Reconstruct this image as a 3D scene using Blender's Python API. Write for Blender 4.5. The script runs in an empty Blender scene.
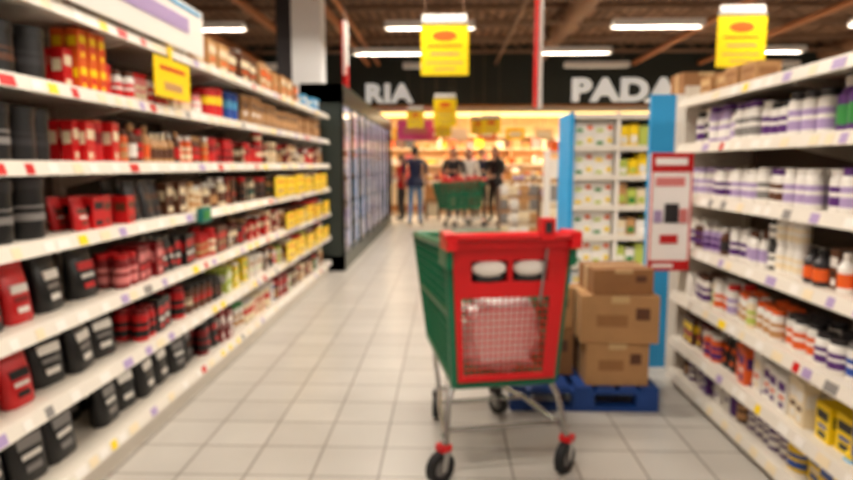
import bpy, bmesh, math, random
from mathutils import Vector, Matrix
R=random.Random(11)
scene=bpy.context.scene
scene.view_settings.view_transform='Standard'
scene.view_settings.exposure=0.0

# ------------------------------------------------------------------ materials
def mat(name,col,rough=.5,metal=0.,emit=0.,var=0.0,vs=30.,spec=.5):
    m=bpy.data.materials.new(name); m.use_nodes=True
    nt=m.node_tree; b=nt.nodes['Principled BSDF']
    c=[(x/255.)**2.2 for x in col]+[1]
    b.inputs['Base Color'].default_value=c
    b.inputs['Roughness'].default_value=rough
    b.inputs['Metallic'].default_value=metal
    b.inputs['Specular IOR Level'].default_value=spec
    if emit:
        b.inputs['Emission Color'].default_value=c
        b.inputs['Emission Strength'].default_value=emit
    if var:
        tc=nt.nodes.new('ShaderNodeTexCoord'); n=nt.nodes.new('ShaderNodeTexNoise')
        n.inputs['Scale'].default_value=vs
        r=nt.nodes.new('ShaderNodeMix'); r.data_type='RGBA'
        nt.links.new(tc.outputs['Object'],n.inputs['Vector'])
        nt.links.new(n.outputs['Fac'],r.inputs[0])
        r.inputs[6].default_value=[x*(1-var) for x in c[:3]]+[1]
        r.inputs[7].default_value=[min(1,x*(1+var)) for x in c[:3]]+[1]
        nt.links.new(r.outputs[2],b.inputs['Base Color'])
    return m
PAL=dict(black=(20,19,21),charcoal=(46,43,46),grey=(130,126,124),white=(234,229,222),cream=(230,212,178),
 red=(198,26,30),darkred=(125,20,26),orange=(222,92,34),yellow=(246,208,20),pink=(222,130,128),
 purple=(84,42,112),lavender=(168,146,190),brown=(92,56,38),tan=(188,140,92),green=(45,130,60),
 lime=(182,196,90),blue=(35,75,160),sky=(80,160,205),navy=(26,32,62),magenta=(235,80,150),teal=(15,110,100))
M={k:mat('plastic_'+k,v,.38) for k,v in PAL.items()}
M['shelf']=mat('shelf_enamel',(212,203,190),.4,var=.04,vs=6)
M['lip']=mat('shelf_edge_plastic',(222,214,202),.3)
M['back']=mat('shelf_back_panel',(92,78,66),.6,var=.06,vs=4)
M['card']=mat('cardboard',(176,132,88),.85,var=.12,vs=12)
M['card2']=mat('cardboard_dark',(148,104,66),.85,var=.12,vs=12)
M['tape']=mat('packing_tape',(198,164,118),.35)
M['cgreen']=mat('cart_green_plastic',(0,108,74),.35)
M['cred']=mat('cart_red_plastic',(208,22,30),.35)
M['chrome']=mat('chrome_tube',(190,190,190),.25,1.)
M['rubber']=mat('wheel_rubber',(25,25,27),.7)
M['bag']=mat('plastic_bag',(252,246,242),.45,var=.08,vs=25)
M['pallet']=mat('pallet_blue',(20,62,130),.6,var=.15,vs=10)
M['endblue']=mat('display_blue',(40,150,212),.5,var=.05,vs=5)
M['frame']=mat('freezer_frame',(50,58,54),.4)
M['dark']=mat('fascia_dark',(34,40,34),.6,var=.1,vs=3)
M['wood']=mat('counter_wood',(170,115,68),.6,var=.2,vs=8)
M['bread']=mat('bread_crust',(200,135,70),.8,var=.3,vs=20)
M['skin']=mat('skin',(205,150,120),.55)
M['skin2']=mat('skin_tan',(180,125,95),.55)
M['hair']=mat('hair_dark',(30,22,18),.6,var=.2,vs=60)
M['hairb']=mat('hair_brown',(70,45,30),.6,var=.2,vs=60)
M['jeans']=mat('denim',(105,138,178),.85,var=.12,vs=40)
M['steel']=mat('painted_steel',(128,100,80),.55,metal=.1)
M['pipe']=mat('pipe_brown',(170,105,62),.55)
M['duct']=mat('duct_paint',(130,94,70),.6)
M['lamp']=mat('lamp_tube',(255,248,235),.5,emit=1.5)
M['trough']=mat('lamp_reflector_glow',(215,206,194),.5,emit=.08)  # faint glow put into the housing, standing in for tube light on it
M['led']=mat('freezer_led',(228,226,240),.5,emit=.85)
M['warm']=mat('warm_tube',(255,215,130),.5,emit=3)
M['column']=mat('column_paint',(250,250,250),.7,var=.03,vs=3)
M['lips']=mat('lips',(160,70,70),.5)
M['paper']=mat('poster_paper',(255,250,248),.6)
M['signwhite']=mat('sign_letter_acrylic',(240,240,235),.4,emit=.35)

def glass():
    m=bpy.data.materials.new('door_glass'); m.use_nodes=True; nt=m.node_tree
    for n in list(nt.nodes): nt.nodes.remove(n)
    o=nt.nodes.new('ShaderNodeOutputMaterial'); t=nt.nodes.new('ShaderNodeBsdfTransparent')
    g=nt.nodes.new('ShaderNodeBsdfGlossy'); g.inputs['Roughness'].default_value=.08
    mx=nt.nodes.new('ShaderNodeMixShader'); mx.inputs[0].default_value=.35
    t.inputs[0].default_value=(.88,.89,.93,1)
    nt.links.new(t.outputs[0],mx.inputs[1]); nt.links.new(g.outputs[0],mx.inputs[2])
    nt.links.new(mx.outputs[0],o.inputs[0]); return m
M['glass']=glass()
def tiles():
    m=bpy.data.materials.new('floor_tiles'); m.use_nodes=True; nt=m.node_tree; b=nt.nodes['Principled BSDF']
    tc=nt.nodes.new('ShaderNodeTexCoord'); br=nt.nodes.new('ShaderNodeTexBrick')
    br.offset=0; br.squash=1
    br.inputs['Scale'].default_value=1; br.inputs['Brick Width'].default_value=.3; br.inputs['Row Height'].default_value=.3
    br.inputs['Mortar Size'].default_value=.006; br.inputs['Mortar Smooth'].default_value=.2
    br.inputs['Color1'].default_value=(.575,.54,.49,1); br.inputs['Color2'].default_value=(.51,.475,.43,1); br.inputs['Mortar'].default_value=(.26,.22,.19,1)
    nt.links.new(tc.outputs['Object'],br.inputs['Vector'])
    n=nt.nodes.new('ShaderNodeTexNoise'); n.inputs['Scale'].default_value=2.5; nt.links.new(tc.outputs['Object'],n.inputs['Vector'])
    mx=nt.nodes.new('ShaderNodeMix'); mx.data_type='RGBA'; mx.blend_type='MULTIPLY'; mx.inputs[0].default_value=.2
    nt.links.new(br.outputs['Color'],mx.inputs[6]); nt.links.new(n.outputs['Fac'],mx.inputs[7])
    nt.links.new(mx.outputs[2],b.inputs['Base Color']); b.inputs['Roughness'].default_value=.3
    return m
M['tiles']=tiles()
def ceilm():
    m=mat('ceiling_deck',(74,56,44),.8); nt=m.node_tree; b=nt.nodes['Principled BSDF']
    tc=nt.nodes.new('ShaderNodeTexCoord'); w=nt.nodes.new('ShaderNodeTexWave'); w.bands_direction='X'; w.inputs['Scale'].default_value=1.6
    r=nt.nodes.new('ShaderNodeValToRGB'); r.color_ramp.elements[0].color=(.11,.058,.034,1); r.color_ramp.elements[1].color=(.32,.175,.10,1)
    nt.links.new(tc.outputs['Object'],w.inputs['Vector']); nt.links.new(w.outputs['Fac'],r.inputs[0]); nt.links.new(r.outputs[0],b.inputs['Base Color'])
    return m
M['ceil']=ceilm()
M['wall']=mat('wall_paint',(150,140,128),.8,var=.05,vs=2)
M['warmwall']=mat('bakery_wall',(245,212,165),.7,var=.12,vs=2)

# ------------------------------------------------------------------ mesh builder
class MB:
    def __init__(s): s.v=[];s.f=[];s.m=[];s.s=[];s.mats=[]
    def mi(s,m):
        if isinstance(m,str): m=M[m]
        if m not in s.mats: s.mats.append(m)
        return s.mats.index(m)
    def add(s,vs,fs,m,smooth=False):
        o=len(s.v); s.v+= [tuple(p) for p in vs]; k=s.mi(m)
        for f in fs: s.f.append([i+o for i in f]); s.m.append(k); s.s.append(smooth)
    def hexa(s,p,m): # p: 8 points bottom 4 ccw, top 4
        s.add(p,[(3,2,1,0),(4,5,6,7),(0,1,5,4),(1,2,6,5),(2,3,7,6),(3,0,4,7)],m)
    def box(s,x0,x1,y0,y1,z0,z1,m,rot=0):
        p=[(x0,y0,z0),(x1,y0,z0),(x1,y1,z0),(x0,y1,z0),(x0,y0,z1),(x1,y0,z1),(x1,y1,z1),(x0,y1,z1)]
        if rot:
            cx,cy=(x0+x1)/2,(y0+y1)/2;c,n=math.cos(rot),math.sin(rot)
            p=[(cx+(a-cx)*c-(b-cy)*n,cy+(a-cx)*n+(b-cy)*c,z) for a,b,z in p]
        s.hexa(p,m)
    def lathe(s,o,prof,seg=12,axis='z',sx=1,sy=1):
        """prof: list of (r0,z0,r1,z1,mat) segments"""
        o=Vector(o)
        for r0,z0,r1,z1,m in prof:
            vs=[]
            for r,z in((r0,z0),(r1,z1)):
                for i in range(seg):
                    a=2*math.pi*i/seg; q=(r*math.cos(a)*sx,r*math.sin(a)*sy,z)
                    if axis=='x': q=(q[2],q[0],q[1])
                    if axis=='y': q=(q[0],q[2],q[1])
                    vs.append(o+Vector(q))
            s.add(vs,[(i,(i+1)%seg,seg+(i+1)%seg,seg+i) for i in range(seg)],m,abs(z1-z0)>1e-5)
    def tube(s,pts,rs,m,seg=8,cap=True):
        pts=[Vector(p) for p in pts]
        if not isinstance(rs,(list,tuple)): rs=[rs]*len(pts)
        vs=[]
        for i,p in enumerate(pts):
            d=(pts[min(i+1,len(pts)-1)]-pts[max(i-1,0)]).normalized()
            a=d.orthogonal() if i==0 else (a-d*a.dot(d))
            a=a.normalized(); b=d.cross(a)
            for k in range(seg):
                t=2*math.pi*(k+.5)/seg; vs.append(p+(a*math.cos(t)+b*math.sin(t))*rs[i])
        n=len(pts);fs=[]
        for i in range(n-1):
            for k in range(seg): fs.append((i*seg+k,i*seg+(k+1)%seg,(i+1)*seg+(k+1)%seg,(i+1)*seg+k))
        s.add(vs,fs,m,seg>4)
        if cap: s.add(vs[:seg]+vs[-seg:],[tuple(range(seg-1,-1,-1)),tuple(range(seg,2*seg))],m)
    def ell(s,c,r,m,seg=14,rings=9,fn=None,rm=None):
        vs=[];fs=[];c=Vector(c)
        for j in range(rings+1):
            t=math.pi*j/rings
            for i in range(seg):
                a=2*math.pi*i/seg
                p=Vector((math.sin(t)*math.cos(a),math.sin(t)*math.sin(a),math.cos(t)))
                q=Vector((p.x*r[0],p.y*r[1],p.z*r[2]))
                if fn:q=fn(p,q)
                vs.append(c+q)
        for j in range(rings):
            for i in range(seg):
                f=(j*seg+i,(j+1)*seg+i,(j+1)*seg+(i+1)%seg,j*seg+(i+1)%seg)
                if rm:
                    ce=sum((vs[k]-c for k in f),Vector())/4
                    if rm(ce): continue
                fs.append(f)
        s.add(vs,fs,m,True)
    def rotz(s,start,c,a):
        ca,sa=math.cos(a),math.sin(a)
        for i in range(start,len(s.v)):
            x,y,z=s.v[i]; dx,dy=x-c[0],y-c[1]; s.v[i]=(c[0]+dx*ca-dy*sa,c[1]+dx*sa+dy*ca,z)
    def build(s,name,loc=(0,0,0),rot=0,parent=None):
        me=bpy.data.meshes.new(name); me.from_pydata(s.v,[],s.f)
        for m in s.mats: me.materials.append(m)
        me.polygons.foreach_set('material_index',s.m); me.polygons.foreach_set('use_smooth',s.s)
        me.validate(); me.update()
        o=bpy.data.objects.new(name,me); scene.collection.objects.link(o)
        o.location=loc; o.rotation_euler=(0,0,rot)
        if parent:o.parent=parent
        return o

# ------------------------------------------------------------------ products
def jar(b,x,y,z,r,h,body,label,lid,seg=12):
    b.lathe((x,y,z),[(r*.9,0,r,.01,body),(r,.01,r,h*.14,body),(r*1.015,h*.14,r*1.015,h*.36,label),(r*1.015,h*.36,r*1.015,h*.46,body),(r*1.015,h*.46,r*1.015,h*.6,label),(r*1.01,h*.6,r*.97,h*.78,body),
      (r*.97,h*.78,r*.8,h*.84,body),(r*.86,h*.84,r*.86,h,lid),(r*.86,h,0,h,lid)],seg)
def tub(b,x,y,z,r,h,body,label,lid,seg=14):
    b.lathe((x,y,z),[(r*.88,0,r*.97,.012,body),(r*.97,.012,r*.97,h*.3,body),(r*.985,h*.3,r*.985,h*.42,label),(r*.97,h*.42,r*.97,h*.5,body),(r*.985,h*.5,r*.985,h*.54,label),(r*.97,h*.54,r*.97,h*.8,body),
      (r*1.03,h*.8,r*1.03,h*.97,lid),(r*1.03,h*.97,r*.92,h,lid),(r*.92,h,0,h,lid)],seg)
def can(b,x,y,z,r,h,body,label,lid,seg=12):
    b.lathe((x,y,z),[(r*.95,0,r,.008,'grey'),(r,.008,r,h*.45,body),(r,h*.45,r,h*.72,label),(r,h*.72,r,h-.008,body),(r,h-.008,r*.95,h,lid),(r*.9,h-.004,0,h-.004,lid)],seg)
def bottle(b,x,y,z,r,h,body,label,lid,seg=10):
    b.lathe((x,y,z),[(r*.9,0,r,.01,body),(r,.01,r,h*.15,body),(r*1.01,h*.15,r*1.01,h*.5,label),(r,h*.5,r,h*.65,body),(r,h*.65,r*.4,h*.82,body),
      (r*.48,h*.82,r*.48,h,lid),(r*.48,h,0,h,lid)],seg)
def carton(b,x,y,z,r,h,body,label,lid,sg=1):
    w=r*.95; d=r*.9; b.box(x-d,x+d,y-w,y+w,z,z+h,body)
    fx=x+sg*(d+.001); k=(h*71)%1
    for a0,a1,ww,mm in((.52+.1*k,.76+.1*k,.8,label),(.34,.44,.6,lid),(.1,.26,.3+.4*k,label)):
        b.box(min(fx,fx-sg*.004),max(fx,fx-sg*.004),y-w*ww,y+w*ww,z+h*a0,z+h*a1,mm)
    b.box(x-d*.7,x+d*.7,y-w-.002,y-w+.002,z+h*.45,z+h*.75,label)
def pouch(b,x,y,z,r,h,body,label,lid,sg=1):
    w=r; t=r*.55
    L=[(0,.75,.9),(.06,1,1),(.5,.8,1),(.86,.25,.96),(.9,.08,.98),(1,.06,.98)]
    vs=[];n=8
    for f,tt,ww in L:
        for k in range(n):
            a=2*math.pi*(k+.5)/n
            cx=math.copysign(abs(math.cos(a))**.8,math.cos(a)); sy=math.copysign(abs(math.sin(a))**.5,math.sin(a))
            vs.append((x+cx*t*tt-sg*.02*f,y+sy*w*ww,z+h*f))
    fs=[(i*n+k,i*n+(k+1)%n,(i+1)*n+(k+1)%n,(i+1)*n+k) for i in range(len(L)-1) for k in range(n)]
    b.add(vs,fs,body,True); b.add(vs[-n:],[tuple(range(n))],body)
    fx=lambda f:x+sg*(t*(1.0-.55*f)+.003)-sg*.02*f
    for f0,f1,wd,mm in((.5,.64,.62,label),(.36,.43,.5,lid),(.18,.27,.4,label)):
        b.hexa([(fx(f0)-sg*.01,y-w*wd,z+h*f0),(fx(f0),y-w*wd,z+h*f0),(fx(f0),y+w*wd,z+h*f0),(fx(f0)-sg*.01,y+w*wd,z+h*f0),
                (fx(f1)-sg*.01,y-w*wd,z+h*f1),(fx(f1),y-w*wd,z+h*f1),(fx(f1),y+w*wd,z+h*f1),(fx(f1)-sg*.01,y+w*wd,z+h*f1)],mm)
KN={'jar':(jar,'plastic_jars'),'tub':(tub,'supplement_tubs'),'can':(can,'tin_cans'),'bottle':(bottle,'plastic_bottles'),'carton':(carton,'food_cartons'),'pouch':(pouch,'powder_pouches')}
def fill(store,front,sg,z,segs,depth=2,rand=['white','cream','tan','brown','red','black'],sc=1.0):
    for (y0,y1,kinds,r,h,cols) in segs:
        y0*=sc; y1=min(y1*sc,8.0 if sg>0 and front>-1.6 and front<-1.4 else y1*sc)
        if front==1.43: y1=min(y1,3.98)
        y=y0; run=0
        while y+2*r<y1+.001:
            if run<=0:
                kind=R.choice(kinds.split('|')); c=R.choice(cols).split('/'); run=R.randint(1,3)
                if R.random()<.3: c[R.choice((1,2))]=R.choice(rand)
                lo=.92 if kind in('pouch','tub') else .76
                rr=r*R.uniform(lo,1.0); hh=h*R.uniform(lo,1.0)
            run-=1
            fn,key=KN[kind]
            b=store.setdefault(key,MB())
            if R.random()<.04: y+=2*rr; continue
            jx=R.uniform(0,.035); n=2 if (hh<.13 and kind in('can','carton','jar') and z<1.7) else 1
            for d in range(depth):
              for q in range(n if d==0 or kind=='carton' else 1):
                x=front-sg*(.03+rr+d*2.15*rr+jx); st=len(b.v); h2=hh
                args=(b,x,y+rr,z+q*(hh+.001),rr,h2,c[0],c[1],c[2])
                if kind in('carton','pouch'):
                    fn(*args,sg)
                    if d==0: b.rotz(st,(x,y+rr),R.uniform(-.16,.16)*(1 if kind=='pouch' else .5))
                else: fn(*args)
            y+=2*rr+R.uniform(.004,.014)

def gondola(name,front,sg,y0,y1,zs,top,depth=.45,lipm='lip',bay=1.25):
    """sg=+1 faces +X"""
    b=MB(); bx=front-sg*depth
    def xb(xa,xc,*a): b.box(min(xa,xc),max(xa,xc),*a)
    xb(bx,bx-sg*.03,y0,y1,0,top,'back')
    for i,z in enumerate(zs):
        xb(bx,front,y0,y1,z-.03,z,'shelf')
        p=[(front,y0,z-.048),(front+sg*.022,y0,z-.048),(front+sg*.006,y0,z+.006),(front,y0,z+.006)]
        q=[(x,y1,zz) for x,_,zz in p]
        b.hexa([p[0],p[1],q[1],q[0],p[3],p[2],q[2],q[3]],lipm)
    xb(bx,front-sg*.02,y0,y1,0,zs[0]-.035,'shelf')
    n=max(1,round((y1-y0)/bay))
    for i in range(n+1):
        y=y0+(y1-y0)*i/n
        xb(bx,bx+sg*.04,y-.02,y+.02,0,top,'shelf')
        for z in zs[1:]:  # brackets
            b.hexa([(bx,y-.01,z-.12),(bx+sg*.05,y-.01,z-.12),(bx+sg*.05,y+.01,z-.12),(bx,y+.01,z-.12),
                    (bx,y-.01,z-.031),(front-sg*.03,y-.01,z-.031),(front-sg*.03,y+.01,z-.031),(bx,y+.01,z-.031)],'shelf')
    b.build(name)
def tags(name,front,sg,y0,y1,zs):
    b=MB()
    for z in zs:
        y=y0+.05
        while y<y1-.1:
            w=R.choice([.045,.06,.06,.08]); c=R.choice(['white','white','cream','yellow','cream','grey','red','yellow'] if R.random()<.35 else ['white','cream','lavender','white'])
            xa=lambda zz:front+sg*(.022-.016*(zz+.048)/.054)+sg*.002
            za,zb=-.042,-.005
            b.hexa([(xa(za)-sg*.002,y,z+za),(xa(za),y,z+za),(xa(za),y+w,z+za),(xa(za)-sg*.002,y+w,z+za),
                    (xa(zb)-sg*.002,y,z+zb),(xa(zb),y,z+zb),(xa(zb),y+w,z+zb),(xa(zb)-sg*.002,y+w,z+zb)],c)
            y+=w+R.uniform(.02,.16)
    b.build(name)

# ------------------------------------------------------------------ room
def shell(name,x0,x1,y0,y1,z0,z1,m):
    b=MB(); b.box(x0,x1,y0,y1,z0,z1,m); return b.build(name)
X0,X1,Y0,Y1,H=-7,11,-3,21,4.35
shell('floor',X0,X1,Y0,Y1,-.1,0,'tiles')
shell('ceiling',X0,X1,Y0,Y1,H,H+.1,'ceil')
shell('wall_left',X0-.1,X0,Y0,Y1,0,H,'wall'); shell('wall_right',X1,X1+.1,Y0,Y1,0,H,'wall')
shell('wall_back',X0,X1,Y0-.1,Y0,0,H,'wall'); shell('wall_far',X0,X1,Y1,Y1+.1,0,H,'warmwall')
b=MB(); b.box(X0,X1,16.4,16.6,2.85,H-.0,'dark'); b.box(X0,X1,16.36,16.4,2.82,2.88,'wood'); b.box(X0,X1,16.6,Y1,2.95,3.05,'cream')
b.build('wall_fascia')
tr=MB()
for y in [4.2,7.4,10.6,12.3,13.8,15.4]:
    tr.box(X0,X1,y-.05,y+.05,4.24,4.34,'steel'); tr.box(X0,X1,y-.04,y+.04,3.98,4.05,'steel')
    x=X0
    while x<X1-.5:
        tr.tube([(x,y,4.02),(x+.4,y,4.26)],.018,'steel',4); tr.tube([(x+.4,y,4.26),(x+.8,y,4.02)],.018,'steel',4); x+=.8
tr.build('roof_truss')
pp=MB()
for x,r,m in((-1.98,.06,'pipe'),(-1.72,.045,'pipe'),(-3.2,.07,'pipe'),(-4.6,.09,'pipe'),(4.6,.06,'pipe'),(1.2,.035,'steel'),(6.2,.06,'pipe')):
    pp.tube([(x,Y0,3.88),(x,16.35,3.88)],r,m,10)
    for y in range(0,16,2): pp.tube([(x,y+.3,3.88),(x,y+.3,H)],.008,'steel',4)
pp.build('ceiling_pipes')
b=MB()
for x in(-5.6,2.3,9.2):
    b.tube([(x,Y0,4.12),(x,16.35,4.12)],.2,'duct',16)
    for y in range(-2,16,2): b.tube([(x,y,4.12),(x,y+.06,4.12)],.212,'steel',16)
b.build('ventilation_duct')
fx=MB()
LX=[-4.2,-.3,3.5,7.4]; LY=[-.8,1.6,4.0,6.4,8.8,11.1,13.6,15.5]
for yi,y in enumerate(LY):
    for x in LX:
        x=x+(-.9 if yi==6 else 0)
        fx.box(x-.75,x+.75,y-.08,y+.08,3.74,3.78,'trough')
        for s in(-1,1): fx.hexa([(x-.75,y+s*.10-.004,3.66),(x+.75,y+s*.10-.004,3.66),(x+.75,y+s*.10+.004,3.66),(x-.75,y+s*.10+.004,3.66),
              (x-.75,y+s*.08-.004,3.74),(x+.75,y+s*.08-.004,3.74),(x+.75,y+s*.08+.004,3.74),(x-.75,y+s*.08+.004,3.74)],'trough')
        for dy in(-.045,.045): fx.tube([(x-.72,y+dy,3.726),(x+.72,y+dy,3.726)],.012,'lamp',8)
        for dx in(-.6,.6): fx.tube([(x+dx,y,3.78),(x+dx,y,H)],.006,'steel',4)
        if y<15.5:
            l=bpy.data.lights.new('fluorescent_light','AREA'); l.shape='RECTANGLE'; l.size=1.4; l.size_y=.08; l.energy=70 if y<10 else 48; l.color=(1,.91,.79)
            o=bpy.data.objects.new('fluorescent_light',l); o.location=(x,y,3.711); scene.collection.objects.link(o)
fx.build('fluorescent_ceiling_lamps')
b=MB(); b.box(-2.34,-1.90,9.8,10.2,0,H,'column'); b.box(-2.38,-1.89,9.76,10.24,0,.12,'grey')
b.box(-2.58,-2.34,9.85,10.15,0,H,'charcoal'); b.build('structural_column')

# ------------------------------------------------------------------ left gondola
LZ=[.16,.485,.79,1.10,1.39,1.69,2.0]
gondola('supermarket_shelving',-1.5,1,-.6,8.12,LZ,2.12)
tags('price_tags',-1.5,1,-.6,8.12,LZ)
S={}
mixA=['brown/tan/red','darkred/cream/black','tan/white/brown','red/cream/red','cream/brown/tan','brown/white/brown','brown/cream/darkred','white/red/tan','black/tan/red','darkred/red/white','tan/brown/cream']
A=dict(sc=1.07)
fill(S,-1.5,1,1.69,[(-.5,2.45,'tub',.075,.21,['black/charcoal/black','black/grey/black']),(2.46,2.84,'can|can|carton',.035,.17,['red/orange/red','orange/yellow/red','orange/red/orange','red/cream/red']),
 (2.86,3.86,'jar',.036,.16,['pink/cream/red','brown/pink/darkred','tan/white/red','white/red/brown','brown/tan/white','pink/white/darkred']),
 (3.9,4.3,'can',.085,.24,['red/yellow/red']),(4.32,4.6,'can',.06,.22,['blue/sky/blue']),(4.62,8.0,'carton',.085,.23,['card/brown/tan','tan/brown/brown','brown/tan/red','card2/tan/card','card/brown/card'])],**A)
fill(S,-1.5,1,1.39,[(-.5,2.46,'tub',.066,.22,['black/charcoal/black','black/grey/black']),(2.48,2.86,'carton|can',.036,.19,['red/orange/red','orange/red/darkred','red/darkred/orange','red/cream/red']),
 (2.86,3.9,'jar|bottle|bottle',.033,.2,['orange/cream/brown','tan/orange/white','tan/white/red','pink/white/brown','tan/brown/cream','cream/tan/brown','brown/red/tan']),(3.9,5.2,'carton|jar|can',.045,.17,['red/white/red','darkred/red/tan','red/cream/black','brown/cream/red','red/darkred/red']),
 (5.2,8.0,'carton|can|jar',.05,.2,mixA)],**A)
fill(S,-1.5,1,1.10,[(-.5,2.46,'tub',.082,.24,['black/white/black','black/grey/charcoal']),(2.48,2.94,'carton|pouch',.048,.15,['red/black/red','red/darkred/black','red/brown/red']),
 (2.96,3.5,'pouch|carton',.055,.2,['brown/black/brown','black/darkred/black','charcoal/brown/black','brown/tan/black']),(3.5,4.2,'jar|bottle',.033,.2,['tan/cream/brown','cream/brown/white','brown/tan/red','cream/tan/tan']),
 (4.2,5.4,'jar|carton',.045,.19,['brown/black/red','black/brown/teal','darkred/tan/black','red/white/black']),(5.4,8.0,'carton|jar',.05,.2,mixA)],**A)
fill(S,-1.5,1,.79,[(-.5,2.1,'pouch',.075,.25,['black/red/white','darkred/black/red','red/white/black']),(2.1,2.28,'pouch',.075,.23,['red/white/darkred']),(2.28,2.5,'pouch',.09,.265,['black/white/grey']),(2.52,2.75,'pouch',.095,.265,['black/red/white']),(2.77,3.7,'carton|jar|pouch',.045,.2,['red/white/darkred','darkred/pink/red','black/red/white','pink/red/black','red/black/red']),
 (3.7,5.0,'carton|jar|can',.045,.18,['red/cream/red','black/red/brown','brown/red/tan','brown/cream/darkred']),(5.0,8.0,'carton|jar',.05,.2,mixA)],**A)
fill(S,-1.5,1,.485,[(-.5,2.05,'pouch',.085,.24,['red/darkred/white','black/white/red','darkred/white/black']),(2.05,2.24,'pouch',.08,.22,['red/black/white']),(2.25,2.9,'pouch',.095,.265,['black/white/red','black/red/white','black/white/grey']),(2.92,3.5,'jar|carton|pouch',.05,.2,['red/black/red','darkred/pink/black','black/red/white','red/black/darkred']),
 (3.5,4.1,'jar|tub',.045,.18,['black/brown/black','brown/red/black','darkred/tan/black','black/cream/black']),(4.1,5.0,'carton|jar',.05,.19,['lime/white/green','cream/lime/yellow','white/tan/lime','yellow/lime/white']),(5.0,8.0,'carton|jar|can',.05,.19,mixA+['white/tan/red','lime/white/tan'])],**A)
fill(S,-1.5,1,.16,[(-.5,2.6,'pouch',.105,.285,['black/white/grey','black/grey/white','black/white/charcoal']),(2.62,3.7,'tub|pouch|pouch',.095,.285,['black/grey/white','black/white/black','black/white/red']),
 (3.7,4.3,'jar|carton|pouch',.05,.24,['darkred/black/black','black/red/black','darkred/white/black','black/brown/black']),(4.3,5.3,'jar|can|carton',.045,.2,['white/blue/grey','white/tan/green','green/lime/white','cream/red/white','grey/white/black','tan/white/brown']),
 (5.3,8.0,'carton|jar',.05,.2,['white/blue/cream','green/white/red','tan/white/blue']+mixA)],**A)
fill(S,-1.5,1,2.0,[(-.5,1.7,'carton',.11,.22,['card/cream/tan','cream/tan/brown']),(3.75,6.4,'carton',.12,.23,['tan/cream/orange','card/orange/cream','card2/orange/brown','brown/cream/orange']),(6.6,7.9,'carton',.1,.16,['sky/white/blue'])],1,**A)
for k,b in S.items(): b.build(k)
b=MB(); b.box(-1.49,-1.47,1.1,3.92,2.02,2.28,'white')
b.box(-1.469,-1.466,1.2,2.6,2.10,2.17,'sky'); b.box(-1.469,-1.466,2.8,3.7,2.12,2.2,'lavender'); b.box(-1.469,-1.466,1.15,3.88,2.245,2.265,'sky')
for y in(1.3,2.5,3.7): b.box(-1.53,-1.49,y-.02,y+.02,2.001,2.2,'shelf')
b.build('shelf_header_board')
def price_card(b,x,y0,y1,z0,z1,sg,red=True):
    xx=lambda a,c:(min(x+sg*a,x+sg*c),max(x+sg*a,x+sg*c))
    b.box(*xx(0,.006),y0,y1,z0,z1,'yellow'); w=y1-y0;h=z1-z0
    b.box(*xx(.006,.008),y0+w*.15,y1-w*.15,z1-h*.3,z1-h*.2,'red' if red else 'orange'); b.box(*xx(.006,.008),y0+w*.25,y1-w*.25,z0+h*.2,z0+h*.4,'tan')
b=MB(); price_card(b,-1.465,3.22,3.66,1.73,1.93,1); b.box(-1.465,-1.459,3.4,3.44,1.93,2.0,'yellow'); b.build('yellow_promotion_card')
b=MB()
for z,ya in((1.11,5.45),(.80,5.8),(.495,5.8)):
    y=ya
    while y<7.7: price_card(b,-1.472,y,y+.34,z-.01*R.random(),z+R.uniform(.13,.17),1,R.random()<.3); y+=R.choice([.38,.40,.46])
b.build('yellow_price_cards')
b=MB(); b.box(-1.472,-1.44,3.72,3.86,1.04,1.13,'teal'); b.box(-1.44,-1.435,3.74,3.84,1.06,1.11,'green'); b.build('green_shelf_talker')

# ------------------------------------------------------------------ right gondola
RZ=[.09,.30,.59,.90,1.20,1.50,1.77]
gondola('supermarket_shelving',1.43,-1,-.6,4.03,RZ,1.84)
tags('price_tags',1.43,-1,-.6,3.68,RZ)
b=MB(); b.box(1.46,1.92,4.032,4.055,0,1.86,'shelf'); b.build('shelving_end_panel')
S={}
B=dict(sc=1.05,rand=['white','charcoal','lavender','white','lavender','purple'])
wp=['white/purple/white','white/lavender/charcoal','white/charcoal/white','white/purple/black','lavender/white/purple','white/grey/purple']
fill(S,1.43,-1,1.50,[(-.5,2.25,'jar|bottle',.055,.225,['green/white/black','white/green/charcoal','charcoal/green/white']),(2.25,2.5,'bottle|jar',.05,.22,['purple/green/charcoal','green/white/black']),(2.5,3.8,'jar',.045,.21,wp)],**B)
fill(S,1.43,-1,1.20,[(-.5,2.5,'jar',.046,.18,['white/purple/black','lavender/purple/purple','white/lavender/purple']),(2.5,3.8,'jar',.042,.17,['white/brown/charcoal','white/lavender/white','white/grey/white','white/green/white','white/purple/white'])],**B)
mx=['white/lavender/brown','white/cream/white','white/purple/white','tan/white/darkred','charcoal/white/black','brown/purple/white','white/red/white','lavender/purple/white']
fill(S,1.43,-1,.90,[(-.5,2.6,'jar|bottle|carton',.038,.17,['white/orange/black','charcoal/orange/black','charcoal/black/white','darkred/orange/white','brown/white/black']),(2.6,3.8,'jar|bottle',.034,.17,mx+['lavender/brown/white','purple/tan/white'])],**B)
fill(S,1.43,-1,.59,[(-.5,2.7,'jar',.044,.17,['white/cream/brown','white/purple/lavender','white/orange/charcoal','white/blue/grey']),(2.7,3.8,'jar|bottle|jar',.038,.17,['white/tan/orange','white/yellow/brown','cream/lime/white','white/purple/brown','white/lavender/red','white/orange/white','white/green/yellow'])],**B)
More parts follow.
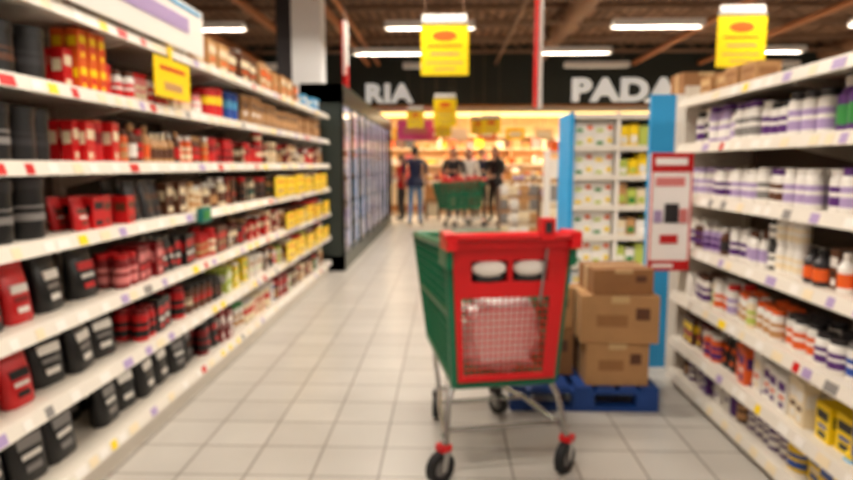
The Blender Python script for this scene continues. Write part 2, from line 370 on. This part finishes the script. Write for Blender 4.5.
fill(S,1.43,-1,.30,[(-.5,2.45,'carton|jar',.06,.16,['blue/yellow/sky','yellow/blue/blue','charcoal/yellow/blue']),(2.45,2.95,'jar|carton',.042,.19,['white/cream/orange','cream/white/brown','white/yellow/red','white/lavender/white']),(2.95,3.8,'pouch|jar|carton',.042,.19,['red/orange/black','black/orange/red','darkred/white/black','white/orange/black','orange/purple/white','brown/yellow/red'])],**B)
fill(S,1.43,-1,.09,[(-.5,2.6,'carton|jar',.06,.15,['sky/blue/yellow','yellow/blue/white']),(2.6,3.8,'jar|carton|bottle',.04,.16,['brown/tan/purple','purple/white/lavender','charcoal/orange/brown','white/lavender/purple','purple/purple/white'])],**B)
fill(S,1.43,-1,1.77,[(3.25,3.98,'carton',.09,.12,['card/tape/card2','card/card2/card2'])],1)
for k,b in S.items(): b.build(k)
b=MB(); b.box(1.165,1.404,3.72,3.735,.77,1.45,'paper')
b.box(1.165,1.404,3.716,3.72,1.34,1.45,'red'); b.box(1.19,1.37,3.712,3.716,1.38,1.42,'paper')
b.box(1.165,1.178,3.716,3.72,.83,1.34,'pink'); b.box(1.391,1.404,3.716,3.72,.83,1.34,'pink')
b.box(1.195,1.36,3.716,3.72,1.26,1.31,'pink'); 
b.box(1.25,1.33,3.712,3.716,1.05,1.16,'charcoal'); b.box(1.335,1.38,3.712,3.716,1.05,1.13,'pink'); b.box(1.19,1.235,3.712,3.716,1.05,1.12,'lavender'); b.box(1.23,1.33,3.712,3.716,.93,.98,'red')
b.box(1.165,1.404,3.716,3.72,.77,.83,'red'); b.box(1.19,1.31,3.712,3.716,.79,.81,'paper')
b.box(1.37,1.404,3.735,3.76,1.1,1.13,'grey'); b.box(1.37,1.404,3.735,3.76,.9,.93,'grey')
b.build('promotional_poster')

# ------------------------------------------------------------------ blue display stand + endcap
b=MB(); b.box(1.34,1.50,4.32,4.36,0,1.84,'endblue'); b.box(1.5,1.9,4.32,4.34,0,1.84,'white'); b.box(1.34,1.9,4.36,4.7,0,.12,'white'); b.box(1.87,1.9,4.36,4.7,.12,1.84,'white')
for z in(.5,.9,1.3,1.82): b.box(1.40,1.87,4.36,4.68,z,z+.02,'white')
b.build('promotional_display_stand')
def cbox(x0,x1,y0,y1,z0,z1,m='card',rot=0):
    b=MB(); w,d,h=(x1-x0),(y1-y0),(z1-z0)
    b.box(-w/2,w/2,-d/2,d/2,0,h,m); b.box(-w/2-.001,w/2+.001,-.025,.025,-.0,h+.0015,'tape')
    b.box(-w/2+.0,w/2,-.003,.003,h,h+.002,'card2')
    b.box(-w*.3,w*.1,-d/2-.0015,-d/2,h*.35,h*.6,'card2'); b.box(w*.2,w*.38,-d/2-.0015,-d/2,h*.5,h*.75,'brown'); b.box(-.05,.05,-d/2-.001,-d/2,h*.85,h,'tape')
    b.build('cardboard_box',((x0+x1)/2,(y0+y1)/2,z0),rot)
cbox(1.56,1.86,4.38,4.62,1.841,1.99,'card2')
EZ=[.15,.45,.72,1.0,1.28,1.55]
b=MB(); b.box(1.13,1.17,6.0,6.6,0,1.86,'endblue'); b.box(1.96,2.0,6.0,6.6,0,1.86,'endblue'); b.box(1.17,1.96,6.57,6.6,0,1.86,'white'); b.box(1.56,1.59,6.0,6.57,0,1.86,'white')
for z in EZ+[1.84]:
    b.box(1.17,1.56,6.02,6.57,z-.02,z,'white'); b.box(1.59,1.96,6.02,6.57,z-.02,z,'white')
    b.box(1.17,1.96,5.99,6.02,z-.04,z+.01,'lip')
b.build('endcap_shelving')
b=MB()
for z in EZ:
    for i in range(2):
        for k in range(2):
            x=1.18+i*.185; zz=z+k*.115
            b.box(x,x+.18,6.06,6.4,zz+.001,zz+.112,'white'); c=['green','lime','yellow','lime'][(i+k+int(z*10))%4]
            b.box(x+.02,x+.08,6.056,6.06,zz+.02,zz+.05,c); b.box(x+.12,x+.165,6.056,6.06,zz+.04,zz+.08,'orange' if k else 'yellow')
for z in EZ[1:]:
    for i in range(4):
        x=1.6+i*.09; h=R.uniform(.14,.21); b.box(x,x+.08,6.06,6.3,z+.001,z+h,R.choice(['yellow','yellow','lime']) if z>1.2 else R.choice(['yellow','lime','white','tan','cream']))
        b.box(x+.01,x+.07,6.056,6.06,z+.03,z+h*.5,R.choice(['green','white','white','lime']))
b.build('tea_cartons')
# ------------------------------------------------------------------ pallet + boxes
b=MB(); px0,px1,py0,py1=.36,1.19,3.5,4.28
for i in range(3):
    y=py0+i*(py1-py0-.1)/2; b.box(px0,px1,y,y+.1,0,.022,'pallet')
    for x in(px0,(px0+px1)/2-.06,px1-.12): b.box(x,x+.12,y,y+.1,.022,.10,'pallet')
    b.box(px0,px1,y,y+.1,.10,.118,'pallet')
for i in range(7):
    x=px0+i*(px1-px0-.09)/6; b.box(x,x+.09,py0,py1,.118,.138,'pallet')
b.build('shipping_pallet')
cbox(.79,1.14,3.54,3.92,.139,.385); cbox(.76,1.19,3.53,3.93,.387,.655,'card',-.03); cbox(.81,1.15,3.56,3.88,.657,.80,'card2',.06)
cbox(.48,.75,3.72,4.08,.139,.42,'card2'); cbox(.50,.75,3.74,4.06,.422,.66); cbox(.80,1.15,3.95,4.25,.139,.5,'card2')

# ------------------------------------------------------------------ shopping cart
def cart(loc,rot,fillc=('bag',),dz=0):
    b=MB(); L=lambda a,c,t:a+(c-a)*t
    hb0,hb1=.225,.265; yb0,yb1=.05,.0; z0,z1=.42,1.04   # back
    hf0,hf1=.19,.24; yf0,yf1=.86,1.03; zf1=.98
    def side(s,u,v):
        pb=Vector((s*L(hb0,hb1,v),L(yb0,yb1,v),L(z0,z1,v))); pf=Vector((s*L(hf0,hf1,v),L(yf0,yf1,v),L(z0,zf1,v)))
        return pb.lerp(pf,u)
    def front(u,v): return side(-1,1,v).lerp(side(1,1,v),u)
    def bot(u,v): return side(-1,v,0).lerp(side(1,v,0),u)
    def lat(fn,nu,nv,r,m):
        for i in range(nu+1): b.tube([fn(i/nu,0),fn(i/nu,1)],r,m,4,False)
        for j in range(nv+1): b.tube([fn(0,j/nv),fn(1,j/nv)],r,m,4,False)
    for s in(-1,1):
        lat(lambda u,v:side(s,u,v),26,13,.0095,'cgreen')
        b.tube([side(s,0,1),side(s,1,1)],.02,'cgreen',8); b.tube([side(s,0,0),side(s,1,0)],.018,'cgreen',8)
        b.tube([side(s,0,0),side(s,0,1)],.022,'cgreen',8); b.tube([side(s,1,0),side(s,1,1)],.018,'cgreen',8)
        b.tube([side(s,0,.5),side(s,1,.5)],.014,'cgreen',8)
    lat(front,14,12,.0085,'cgreen'); lat(bot,14,20,.007,'cgreen')
    b.tube([front(0,1),front(1,1)],.02,'cgreen'); b.tube([front(0,0),front(1,0)],.018,'cgreen'); b.tube([side(-1,0,0),side(1,0,0)],.02,'cgreen')
    def G(u,v,d): return (u*L(hb0,hb1,v)*.97,L(yb0,yb1,v)-.03+d,L(z0,z1,v))
    def slab(u0,u1,v0,v1,m='cred',d0=0,d1=.022):
        b.hexa([G(u0,v0,d0),G(u1,v0,d0),G(u1,v0,d1),G(u0,v0,d1),G(u0,v1,d0),G(u1,v1,d0),G(u1,v1,d1),G(u0,v1,d1)],m)
    slab(-1,-.88,.03,1); slab(.76,1,.03,1); slab(-.88,.76,.90,1); slab(-.88,.76,.64,.75); slab(-.88,.76,.03,.07)
    slab(-.88,-.70,.75,.90); slab(-.05,.03,.75,.90); slab(.66,.76,.75,.90)
    n=15
    for i in range(n+1):
        u=L(-.88,.76,i/n); b.tube([G(u,.07,.011),G(u,.64,.011)],.0027,'cred',4,False)
    for j in range(13):
        v=L(.07,.64,j/12); b.tube([G(-.88,v,.011),G(.76,v,.011)],.0027,'cred',4,False)
    for u in(-.375,.345):
        c=Vector(G(u,.845,.012)); b.ell(c,(.076,.022,.036),'white',16,8)
        c=Vector(G(u,.77,.016)); b.ell(c,(.072,.02,.022),'black',12,6)
    slab(-.70,-.05,.75,.90,'black',.03,.04); slab(.03,.66,.75,.90,'black',.03,.04)
    b.tube([G(.55,.60,-.006),G(.6,.98,-.008)],.006,'grey',6)
    b.hexa([(-.21,.1,.85),(.21,.1,.85),(.21,.13,.85),(-.21,.13,.85),(-.23,.08,1.02),(.23,.08,1.02),(.23,.11,1.02),(-.23,.11,1.02)],'cred')
    b.tube([(-.30,-.06,1.085),(.285,-.06,1.085)],.019,'cred',12)
    b.box(-.262,.262,-.05,-.02,1.03,1.08,'cred')
    for s in(-1,1):
        b.box(s*.27-.022,s*.27+.022,-.08,.07,1.03,1.10,'cred'); b.box(s*.272-.014,s*.272+.014,-.04,.12,.95,1.03,'cgreen')
    b.box(.11,.17,-.085,-.025,1.07,1.16,'cred'); b.box(.125,.155,-.09,-.085,1.10,1.145,'charcoal')
    for s in(-1,1):
        b.tube([(s*.225,.10,.41),(s*.255,.06,.34),(s*.278,.0,.17)],.014,'chrome',10)
        b.tube([(s*.275,.02,.20),(s*.22,.42,.2),(s*.165,.70,.17)],.013,'chrome',10)
        b.tube([(s*.165,.70,.17),(s*.18,.74,.30),(s*.185,.74,.41)],.012,'chrome',10)
    b.tube([(-.165,.70,.17),(.165,.70,.17)],.012,'chrome'); b.tube([(-.267,.05,.215),(.267,.05,.215)],.010,'chrome'); b.tube([(-.22,.42,.2),(.22,.42,.2)],.009,'chrome')
    b.tube([(-.23,.10,.405),(.23,.10,.405)],.012,'chrome')
    for x,y,r,ang in((-.285,-.01,.070,-58),(.285,-.01,.070,-48),(-.165,.72,.058,-20),(.165,.72,.058,30)):
        st=len(b.v); w=.019
        b.lathe((x,y,r),[(r,-w,r,w,'rubber'),(r,w,r*.6,w,'rubber'),(r,-w,r*.6,-w,'rubber'),(r*.6,w,r*.5,w*.6,'charcoal'),(r*.5,w*.6,0,w*.7,'grey'),(r*.6,-w,r*.5,-w*.6,'charcoal'),(r*.5,-w*.6,0,-w*.7,'grey')],18,'x')
        fm='cred' if y<.3 else 'charcoal'
        for s in(-1,1):
            b.hexa([(x+s*.024-.003,y-.015,r-.012),(x+s*.024+.003,y-.015,r-.012),(x+s*.024+.003,y+.015,r-.012),(x+s*.024-.003,y+.015,r-.012),
                    (x+s*.024-.003,y-.0,2*r+.012),(x+s*.024+.003,y-.0,2*r+.012),(x+s*.024+.003,y+.045,2*r+.012),(x+s*.024-.003,y+.045,2*r+.012)],'chrome')
        b.box(x-.028,x+.028,y-.005,y+.045,2*r+.003,2*r+.03,fm); b.tube([(x,y+.02,2*r+.03),(x,y+.02,2*r+.07)],.014,'chrome',8)
        b.tube([(x-.028,y,r),(x+.028,y,r)],.006,'chrome',8)
        b.rotz(st,(x,y+.02),math.radians(ang))
    def lump(p,q):
        e=lambda a:math.copysign(abs(a)**.55,a)
        q2=Vector((q.x/max(abs(p.x),1e-4)*abs(e(p.x)),q.y/max(abs(p.y),1e-4)*abs(e(p.y)),q.z/max(abs(p.z),1e-4)*abs(e(p.z))))*.88
        return q2*(1+.07*math.sin(9*p.x+5*p.z)+.06*math.sin(11*p.z+7*p.y)+.05*math.sin(17*p.x-13*p.z))
    for k,c in enumerate(fillc):
        b.ell((.0-.02*k,.15+.33*k,.62+dz),(.19,.09,.18),c,26,18,lump)
        b.tube([(.06-.03*k,.17+.33*k,.76+dz),(.08,.18+.33*k,.84+dz)],[.05,.02],c,8); b.tube([(-.08,.17+.33*k,.74+dz),(-.1,.16+.33*k,.81+dz)],[.05,.015],c,8)
    return b.build('shopping_cart',loc,rot)
cart((.27,2.72,0),math.radians(12),('bag',))
cart((.66,14.6,0),math.radians(125),('red','red','cred'),.32)

# ------------------------------------------------------------------ freezers
b=MB(); fx0,fx1,fy0,fy1,ft=-1.88,-1.33,8.25,15.4,2.41
b.box(fx0,fx0+.04,fy0,fy1,0,ft,'frame'); b.box(fx0,fx1,fy0,fy0+.05,0,ft,'frame'); b.box(fx0,fx1,fy1-.05,fy1,0,ft,'frame')
b.box(fx0,fx1,fy0,fy1,ft-.25,ft,'frame'); b.box(fx0,fx1,fy0,fy1,0,.2,'frame'); b.box(fx1,fx1+.012,fy0,fy1,ft-.2,ft-.08,'charcoal')
nd=9; dw=(fy1-fy0)/nd
for i in range(nd+1):
    y=fy0+i*dw; b.box(fx1-.03,fx1,max(fy0,y-.025),min(fy1,y+.025),.2,ft-.25,'frame')
    if 0<i<nd: b.box(fx1-.062,fx1-.045,y-.012,y+.012,.25,ft-.3,'led')
for z in(.55,.9,1.25,1.6,1.92): b.box(fx0+.04,fx1-.11,fy0+.05,fy1-.05,z-.015,z,'white')
b.box(fx1-.12,fx1-.05,fy0+.06,fy1-.06,ft-.29,ft-.26,'led')  # top strip added to brighten the freezer inside
b.build('glass_door_freezer')
g=MB()
for i in range(nd):
    y=fy0+i*dw; X=fx1-.015; g.add([(X,y+.02,.2),(X,y+dw-.02,.2),(X,y+dw-.02,ft-.25),(X,y+.02,ft-.25)],[(0,1,2,3)],'glass'); g.box(fx1+.001,fx1+.02,y+dw-.1,y+dw-.08,.9,1.5,'chrome')
g.build('freezer_glass_doors')
S={}
fc=['white/blue/white','sky/white/blue','lavender/white/purple','white/purple/sky','cream/green/white','white/red/blue','grey/white/sky','lavender/purple/white']
for z in(.2,.55,.9,1.25,1.6,1.92): fill(S,fx1-.04,1,z+.001,[(fy0+.1,fy1-.1,'carton',.08,.26,fc)],1)
for k,q in S.items(): q.build('frozen_'+k)

# ------------------------------------------------------------------ hanging signs
def ysign(x,y,zc,w=.5,h=.55):
    b=MB(); b.box(-w/2,w/2,-.004,.004,-h/2,h/2,'yellow')
    b.box(-w*.5,w*.5,-.012,.012,h/2,h/2+.03,'grey'); b.box(-w*.46,w*.46,-.003,.003,h/2+.03,h/2+.10,'white')
    for s in(-1,1):
        b.lathe((0,s*.005,h*.27),[(.13*w/.5,0,0,s*.001,'orange')],20,'y',1,.42)
        for k,(ww,zz,hh) in enumerate(((.36,.03,.025),(.30,-.06,.03),(.38,-.15,.02),(.22,-.22,.02))): b.box(-ww*w,ww*w,s*.004-.001,s*.004+.001,zz*h/.55,(zz+hh)*h/.55,'orange' if k==0 else 'tan')
    for s in(-1,1): b.tube([(s*w*.4,0,h/2+.10),(s*w*.4,0,H-zc)],.003,'steel',4)
    b.build('hanging_yellow_sign',(x,y,zc))
ysign(-.03,6.9,2.58,.5,.52); ysign(3.03,6.9,2.65,.5,.52)
ysign(-.05,14.2,2.52,.5,.6); ysign(-.75,15.3,2.45,.4,.4); ysign(1.05,15.5,2.3,.45,.35); ysign(.75,15.9,2.3,.35,.35); ysign(-.1,15.9,2.25,.4,.35)
def marker(x,y,z0,z1):
    b=MB(); b.box(-.03,.03,-.1,.1,z0,z1,'white')
    b.box(-.032,-.016,-.11,.11,z0,z1,'red'); b.box(-.034,.034,-.08,.08,z1-.9,z1-.6,'red')
    b.tube([(0,0,z1),(0,0,H)],.006,'steel',4); b.build('hanging_aisle_marker',(x,y,0))
marker(.95,6.9,1.97,3.45); marker(-1.42,9.1,2.62,3.35)

# ------------------------------------------------------------------ bakery area
def text(name,s,x,z,w,h):
    c=bpy.data.curves.new(name,'FONT'); c.body=s; c.extrude=.03; c.offset=.045; c.size=1; c.space_character=1.1
    o=bpy.data.objects.new(name,c); scene.collection.objects.link(o)
    bpy.context.view_layer.update(); dg=bpy.context.evaluated_depsgraph_get()
    me=bpy.data.meshes.new_from_object(o.evaluated_get(dg)); bpy.data.objects.remove(o)
    xs=[v.co.x for v in me.vertices]; ys=[v.co.y for v in me.vertices]
    sx=w/(max(xs)-min(xs)); sy=h/(max(ys)-min(ys))
    for v in me.vertices: v.co=Vector(((v.co.x-min(xs))*sx,-v.co.z,(v.co.y-min(ys))*sy))
    me.materials.append(M['signwhite']); o=bpy.data.objects.new(name,me); scene.collection.objects.link(o)
    o.location=(x,16.37,z); return o
text('shop_sign_lettering','PADARIA',3.10,2.95,4.2,.58); text('shop_sign_lettering','RIA',-2.05,2.93,1.2,.48)
b=MB(); b.box(-3.2,8,16.7,16.78,2.72,2.82,'white'); b.tube([(-3.2,16.74,2.68),(8,16.74,2.68)],.05,'warm'); b.tube([(-3.2,18.6,2.80),(9,18.6,2.80)],.05,'warm')
b.box(-3.2,8,16.7,16.72,2.8,2.96,'white'); b.box(-3.2,9,18.55,18.65,2.84,2.96,'white'); b.build('bakery_canopy_lights')
for x in(-1.5,1,3.5,6):
    l=bpy.data.lights.new('bakery_light','AREA'); l.size=1.6; l.energy=260; l.color=(1,.84,.60)
    o=bpy.data.objects.new('bakery_light',l); o.location=(x,18.2,2.75); scene.collection.objects.link(o)
b=MB()
b.box(-3.2,6.0,17.6,18.3,0,.9,'cream'); b.box(-3.25,6.05,17.55,18.35,.9,.95,'white'); b.box(-3.2,6,17.58,17.6,.1,.3,'wood')
for x in range(-3,7): b.box(x-.02,x+.02,17.6,17.64,.95,1.4,'steel')
b.add([(-3.2,17.6,.95),(6,17.6,.95),(6,17.6,1.4),(-3.2,17.6,1.4)],[(0,1,2,3)],'glass'); b.box(-3.2,6,17.6,18.0,1.4,1.42,'white')
x=-3.1
while x<5.8:
    w=R.uniform(.15,.35); b.box(x,x+w,17.75,18.1,.951,1.0+R.uniform(.05,.3),R.choice(['orange','white','red','cream','yellow','white','bread','tan'])); x+=w+.04
x=-3.1
while x<5.8:
    w=R.uniform(.1,.3); b.box(x,x+w,17.65,17.9,1.421,1.45+R.uniform(.05,.25),R.choice(['orange','white','yellow','cream','pink','white','tan','sky'])); x+=w+R.uniform(.04,.3)
b.build('bakery_counter')
b=MB()
for z in(.4,.9,1.4,1.9,2.3): b.box(-4,8,20.4,20.95,z-.03,z,'cream')
for x in range(-4,9,2): b.box(x-.03,x+.03,20.4,20.95,0,2.5,'wood')
b.build('bread_rack')
b=MB()
for z in(.4,.9,1.4,1.9):
    x=-3.9
    while x<7.8:
        w=R.uniform(.12,.3); h=R.uniform(.15,.4); c=R.choice(['bread','bread','white','orange','cream','tan','charcoal','yellow','pink','brown'])
        if c=='bread': b.ell((x+w/2,20.6,z+.08),(w/2,.16,.08),c,8,6)
        else: b.box(x,x+w*.9,20.5,20.8,z,z+h,c)
        x+=w+.03
b.build('bread_loaves')
b=MB(); b.box(-1.25,-.35,16.2,16.24,2.0,2.5,'magenta'); b.box(-1.1,-.5,16.19,16.2,2.15,2.3,'pink'); b.box(-.83,-.8,16.21,16.22,2.5,2.85,'steel'); b.build('pink_hanging_banner')
b=MB()
for i in range(9):
    x=-2.2+i*.75; c=['orange','yellow','red','white','orange','yellow','cream','orange','yellow'][i]
    b.box(x,x+.5,17.2,17.22,2.05,2.35,c); b.box(x+.1,x+.4,17.19,17.2,2.13,2.25,'white'); b.tube([(x+.25,17.21,2.35),(x+.25,17.21,2.95)],.006,'steel',4)
b.build('hanging_bakery_boards')
def table(x,y,w,d,h,cols,nm='display_table'):
    b=MB(); b.box(-w/2,w/2,-d/2,d/2,h-.05,h,'wood'); b.box(-w/2+.05,w/2-.05,-d/2+.05,d/2-.05,.08,h-.05,'cream'); 
    for sx in(-1,1):
        for sy in(-1,1): b.box(sx*(w/2-.06)-.03,sx*(w/2-.06)+.03,sy*(d/2-.06)-.03,sy*(d/2-.06)+.03,0,h-.05,'brown')
    for k in range(3): 
        b.box(-w/2+.02,w/2-.02,-d/2+.02+k*d/3,-d/2-.02+(k+1)*d/3,h,h+.06+k*.14,'tan')
        xx=-w/2+.06
        while xx<w/2-.1:
            b.ell((xx+.05,-d/2+d/6+k*d/3,h+.09+k*.14),(.06,d/7,.06),R.choice(cols),8,6); xx+=.12
    b.build(nm,(x,y,0))
table(1.75,12.6,1.0,.8,.75,['white','cream','grey','lavender']); table(2.1,14.6,1.2,.9,.8,['bread','cream','orange','yellow']); table(-.36,16.2,.45,.45,.5,['bread','cream'])
b=MB()
for s in(-1,1): b.box(s*.35-.015,s*.35+.015,-.15,.15,0,1.0,'steel')
for k in range(4):
    z=.12+k*.24; b.box(-.35,.35,-.13,.13,z,z+.015,'steel'); b.tube([(-.35,-.14,z+.08),(.35,-.14,z+.08)],.006,'chrome',6)
    for i in range(4): b.box(-.33+i*.17,-.19+i*.17,-.1,-.06,z+.015,z+.2,R.choice(['white','cream','white','grey','tan']))
b.build('wire_display_rack',(1.25,11.2,0))
b=MB()
for s in(-1,1): b.box(s*.5-.02,s*.5+.02,-.2,.2,0,1.6,'white')
for k in range(5):
    z=.15+k*.35; b.box(-.5,.5,-.2,.2,z,z+.02,'white')
    for i in range(5): b.box(-.47+i*.19,-.31+i*.19,-.18,.1,z+.02,z+.02+R.uniform(.15,.27),R.choice(['white','cream','lime','grey','orange','yellow','tan']))
b.build('promotional_rack',(1.95,9.4,0))

# ------------------------------------------------------------------ people
def person(loc,rot,h,top,legs,skin,hair,longhair=False,arms='down',stride=.0,shoes='charcoal',sleeve=True,wid=1.0):
    k=h/1.72
    V={}
    V['pel']=((0,0,.96),(.14*wid,.10)); V['sp']=((0,0,1.12),(.125*wid,.09)); V['ch']=((0,-.005,1.3),(.15*wid,.105)); V['uc']=((0,-.01,1.42),(.10*wid,.08)); V['nk']=((0,.0,1.50),(.052,.052)); V['hd']=((0,.01,1.57),(.05,.05))
    for s,n in((-1,'l'),(1,'r')):
        st=stride*s
        V['hip'+n]=((s*.09,0,.87),(.088,.09)); V['kn'+n]=((s*.10,.03+st*.5,.49),(.06,.062)); V['an'+n]=((s*.105,-.02+st,.09),(.04,.045)); V['to'+n]=((s*.12,.14+st,.04),(.042,.035))
        V['sh'+n]=((s*.175*wid,-.01,1.42),(.06,.06))
        if arms=='down': el,wr,pa=(s*.245,-.03,1.15),(s*.255,.05,.92),(s*.25,.07,.85)
        elif arms=='push': el,wr,pa=(s*.25,.03,1.16),(s*.2,.27,1.08),(s*.19,.34,1.08)
        else: el,wr,pa=(s*.26,.02,1.15),(s*.14,.2,1.18),(s*.07,.25,1.2)
        V['el'+n]=(el,(.044,.044)); V['wr'+n]=(wr,(.029,.029)); V['pa'+n]=(pa,(.038,.022))
    ch=[('pel','sp','T'),('sp','ch','T'),('ch','uc','T'),('uc','nk','S'),('nk','hd','S')]
    for n in'lr': ch+=[('pel','hip'+n,'P'),('hip'+n,'kn'+n,'P'),('kn'+n,'an'+n,'P'),('an'+n,'to'+n,'F'),('uc','sh'+n,'T'),('sh'+n,'el'+n,'T'),('el'+n,'wr'+n,'T' if sleeve else 'S'),('wr'+n,'pa'+n,'S')]
    names=list(V); me=bpy.data.meshes.new('tmp'); me.from_pydata([V[n][0] for n in names],[(names.index(a),names.index(c)) for a,c,_ in ch],[])
    o=bpy.data.objects.new('tmp',me); scene.collection.objects.link(o)
    sk=o.modifiers.new('s','SKIN'); sk.branch_smoothing=.3
    if not me.skin_vertices: 
        bm=bmesh.new(); bm.from_mesh(me); bm.verts.layers.skin.verify(); bm.to_mesh(me); bm.free()
    for i,n in enumerate(names):
        sv=me.skin_vertices[0].data[i]; sv.radius=V[n][1]; sv.use_root=(n=='pel')
    ss=o.modifiers.new('b','SUBSURF'); ss.levels=2; ss.render_levels=2
    bpy.context.view_layer.update(); ev=o.evaluated_get(bpy.context.evaluated_depsgraph_get()); mm=bpy.data.meshes.new_from_object(ev)
    bpy.data.objects.remove(o)
    mats={'T':top,'P':legs,'S':skin,'F':shoes}
    b=MB(); vs=[v.co.copy() for v in mm.vertices]; groups={}
    segs=[(Vector(V[a][0]),Vector(V[c][0]),t) for a,c,t in ch]
    for p in mm.polygons:
        c=p.center;best=None
        for A_,B_,t in segs:
            d=B_-A_; u=max(0,min(1,(c-A_).dot(d)/d.length_squared)); q=(c-A_-d*u).length
            if best is None or q<best[0]: best=(q,t)
        t=best[1]
        if t=='P' and c.z>.93: t='T'
        if t=='T' and c.z<.90 and abs(c.x)<.2: t='P'
        groups.setdefault(t,[]).append(tuple(p.vertices))
    b.v+=[tuple(v) for v in vs]
    for t,fs in groups.items():
        ki=b.mi(mats[t])
        for f in fs: b.f.append(list(f)); b.m.append(ki); b.s.append(True)
    b.lathe((0,0,.87),[(.175*wid,0,.165*wid,.10,top),(.165*wid,.10,.14*wid,.2,top)],20,'z',1,.76)
    hc=Vector((0,.025,1.615))
    def hf(p,q):
        if q.z<0: q.x*=1+.28*q.z/.115; q.y*=1+.1*q.z/.115
        return q
    b.ell(hc,(.074,.092,.115),skin,18,14,hf)
    b.tube([hc+Vector((0,.085,.02)),hc+Vector((0,.105,-.02)),hc+Vector((0,.088,-.03))],[.008,.014,.010],skin,8)
    for s in(-1,1):
        b.ell(hc+Vector((s*.03,.08,.012)),(.012,.009,.008),'white',8,6); b.ell(hc+Vector((s*.03,.087,.012)),(.006,.004,.006),'brown',8,6)
        b.box(hc.x+s*.03-.015,hc.x+s*.03+.015,hc.y+.078,hc.y+.09,hc.z+.03,hc.z+.036,hair)
        b.ell(hc+Vector((s*.075,-.005,0)),(.01,.018,.03),skin,8,6)
    b.ell(hc+Vector((0,.078,-.055)),(.025,.009,.008),'lips',10,6)
    def hh(p,q):
        if longhair and q.z<0 and q.y<.03: q.z*=2.2; 
        return q
    b.ell(hc+Vector((0,-.01,.014)),(.085,.098,.118),hair,18,14,hh,rm=lambda c:(c.y>.035 and c.z<.05) or (not longhair and c.z<-.045) or (longhair and c.y>.0 and c.z<-.02 and abs(c.x)<.06))
    for s,n in((-1,'l'),(1,'r')):
        pa=Vector(V['pa'+n][0]); wr=Vector(V['wr'+n][0]); d=(pa-wr).normalized()
        side=Vector((0,1,0)) if arms=='down' else Vector((1,0,0))
        side=(side-d*side.dot(d)).normalized(); curl=Vector((-s,0,0)) if arms=='down' else Vector((0,0,-1))
        for i,ln in enumerate((.062,.075,.07,.055)):
            q=pa+side*((1.5-i)*.018)+d*.01
            b.tube([q,q+d*(.02+ln*.4),q+d*(.02+ln*.75)+curl*ln*.25,q+d*(.02+ln*.9)+curl*ln*.6],[.0095,.009,.008,.006],skin,8)
        sd=side*(1 if arms=='down' else -s); q=pa-d*.03+sd*.03
        b.tube([q,q+sd*.02+d*.02,q+sd*.024+d*.05+curl*.012],[.011,.010,.007],skin,8)
    b.v=[(x*k,y*k,z*k) for x,y,z in b.v]
    return b.build('person',loc,rot)
person((-.72,14.5,0),math.radians(-8),1.78,'navy','jeans','skin2','hair',stride=.06,sleeve=False,wid=1.25)
person((.16,15.5,0),math.radians(170),1.78,'charcoal','navy','skin','hair',longhair=True,arms='hold',wid=1.15)
person((.52,15.6,0),math.radians(195),1.76,'white','charcoal','skin','hair',longhair=True,arms='down',wid=1.1)
person((1.12,15.0,0),math.radians(135),1.78,'black','black','skin','hair',longhair=True,arms='push',wid=1.25)
person((-1.12,15.9,0),math.radians(120),1.62,'red','charcoal','skin','hairb',arms='hold')
person((.85,16.0,0),math.radians(210),1.78,'navy','charcoal','skin','hair',arms='hold',wid=1.2)

# ------------------------------------------------------------------ camera
cd=bpy.data.cameras.new('camera'); cd.lens=640/853*36; cd.sensor_width=36
cd.dof.use_dof=True; cd.dof.focus_distance=.35; cd.dof.aperture_fstop=8.3
co=bpy.data.objects.new('camera',cd); co.location=(0,0,1.38)
co.rotation_euler=(math.radians(90-6.68),0,math.radians(1.83)); scene.collection.objects.link(co); scene.camera=co
w=bpy.data.worlds.new('world'); w.use_nodes=True; w.node_tree.nodes['Background'].inputs[0].default_value=(.5,.5,.5,1); scene.world=w
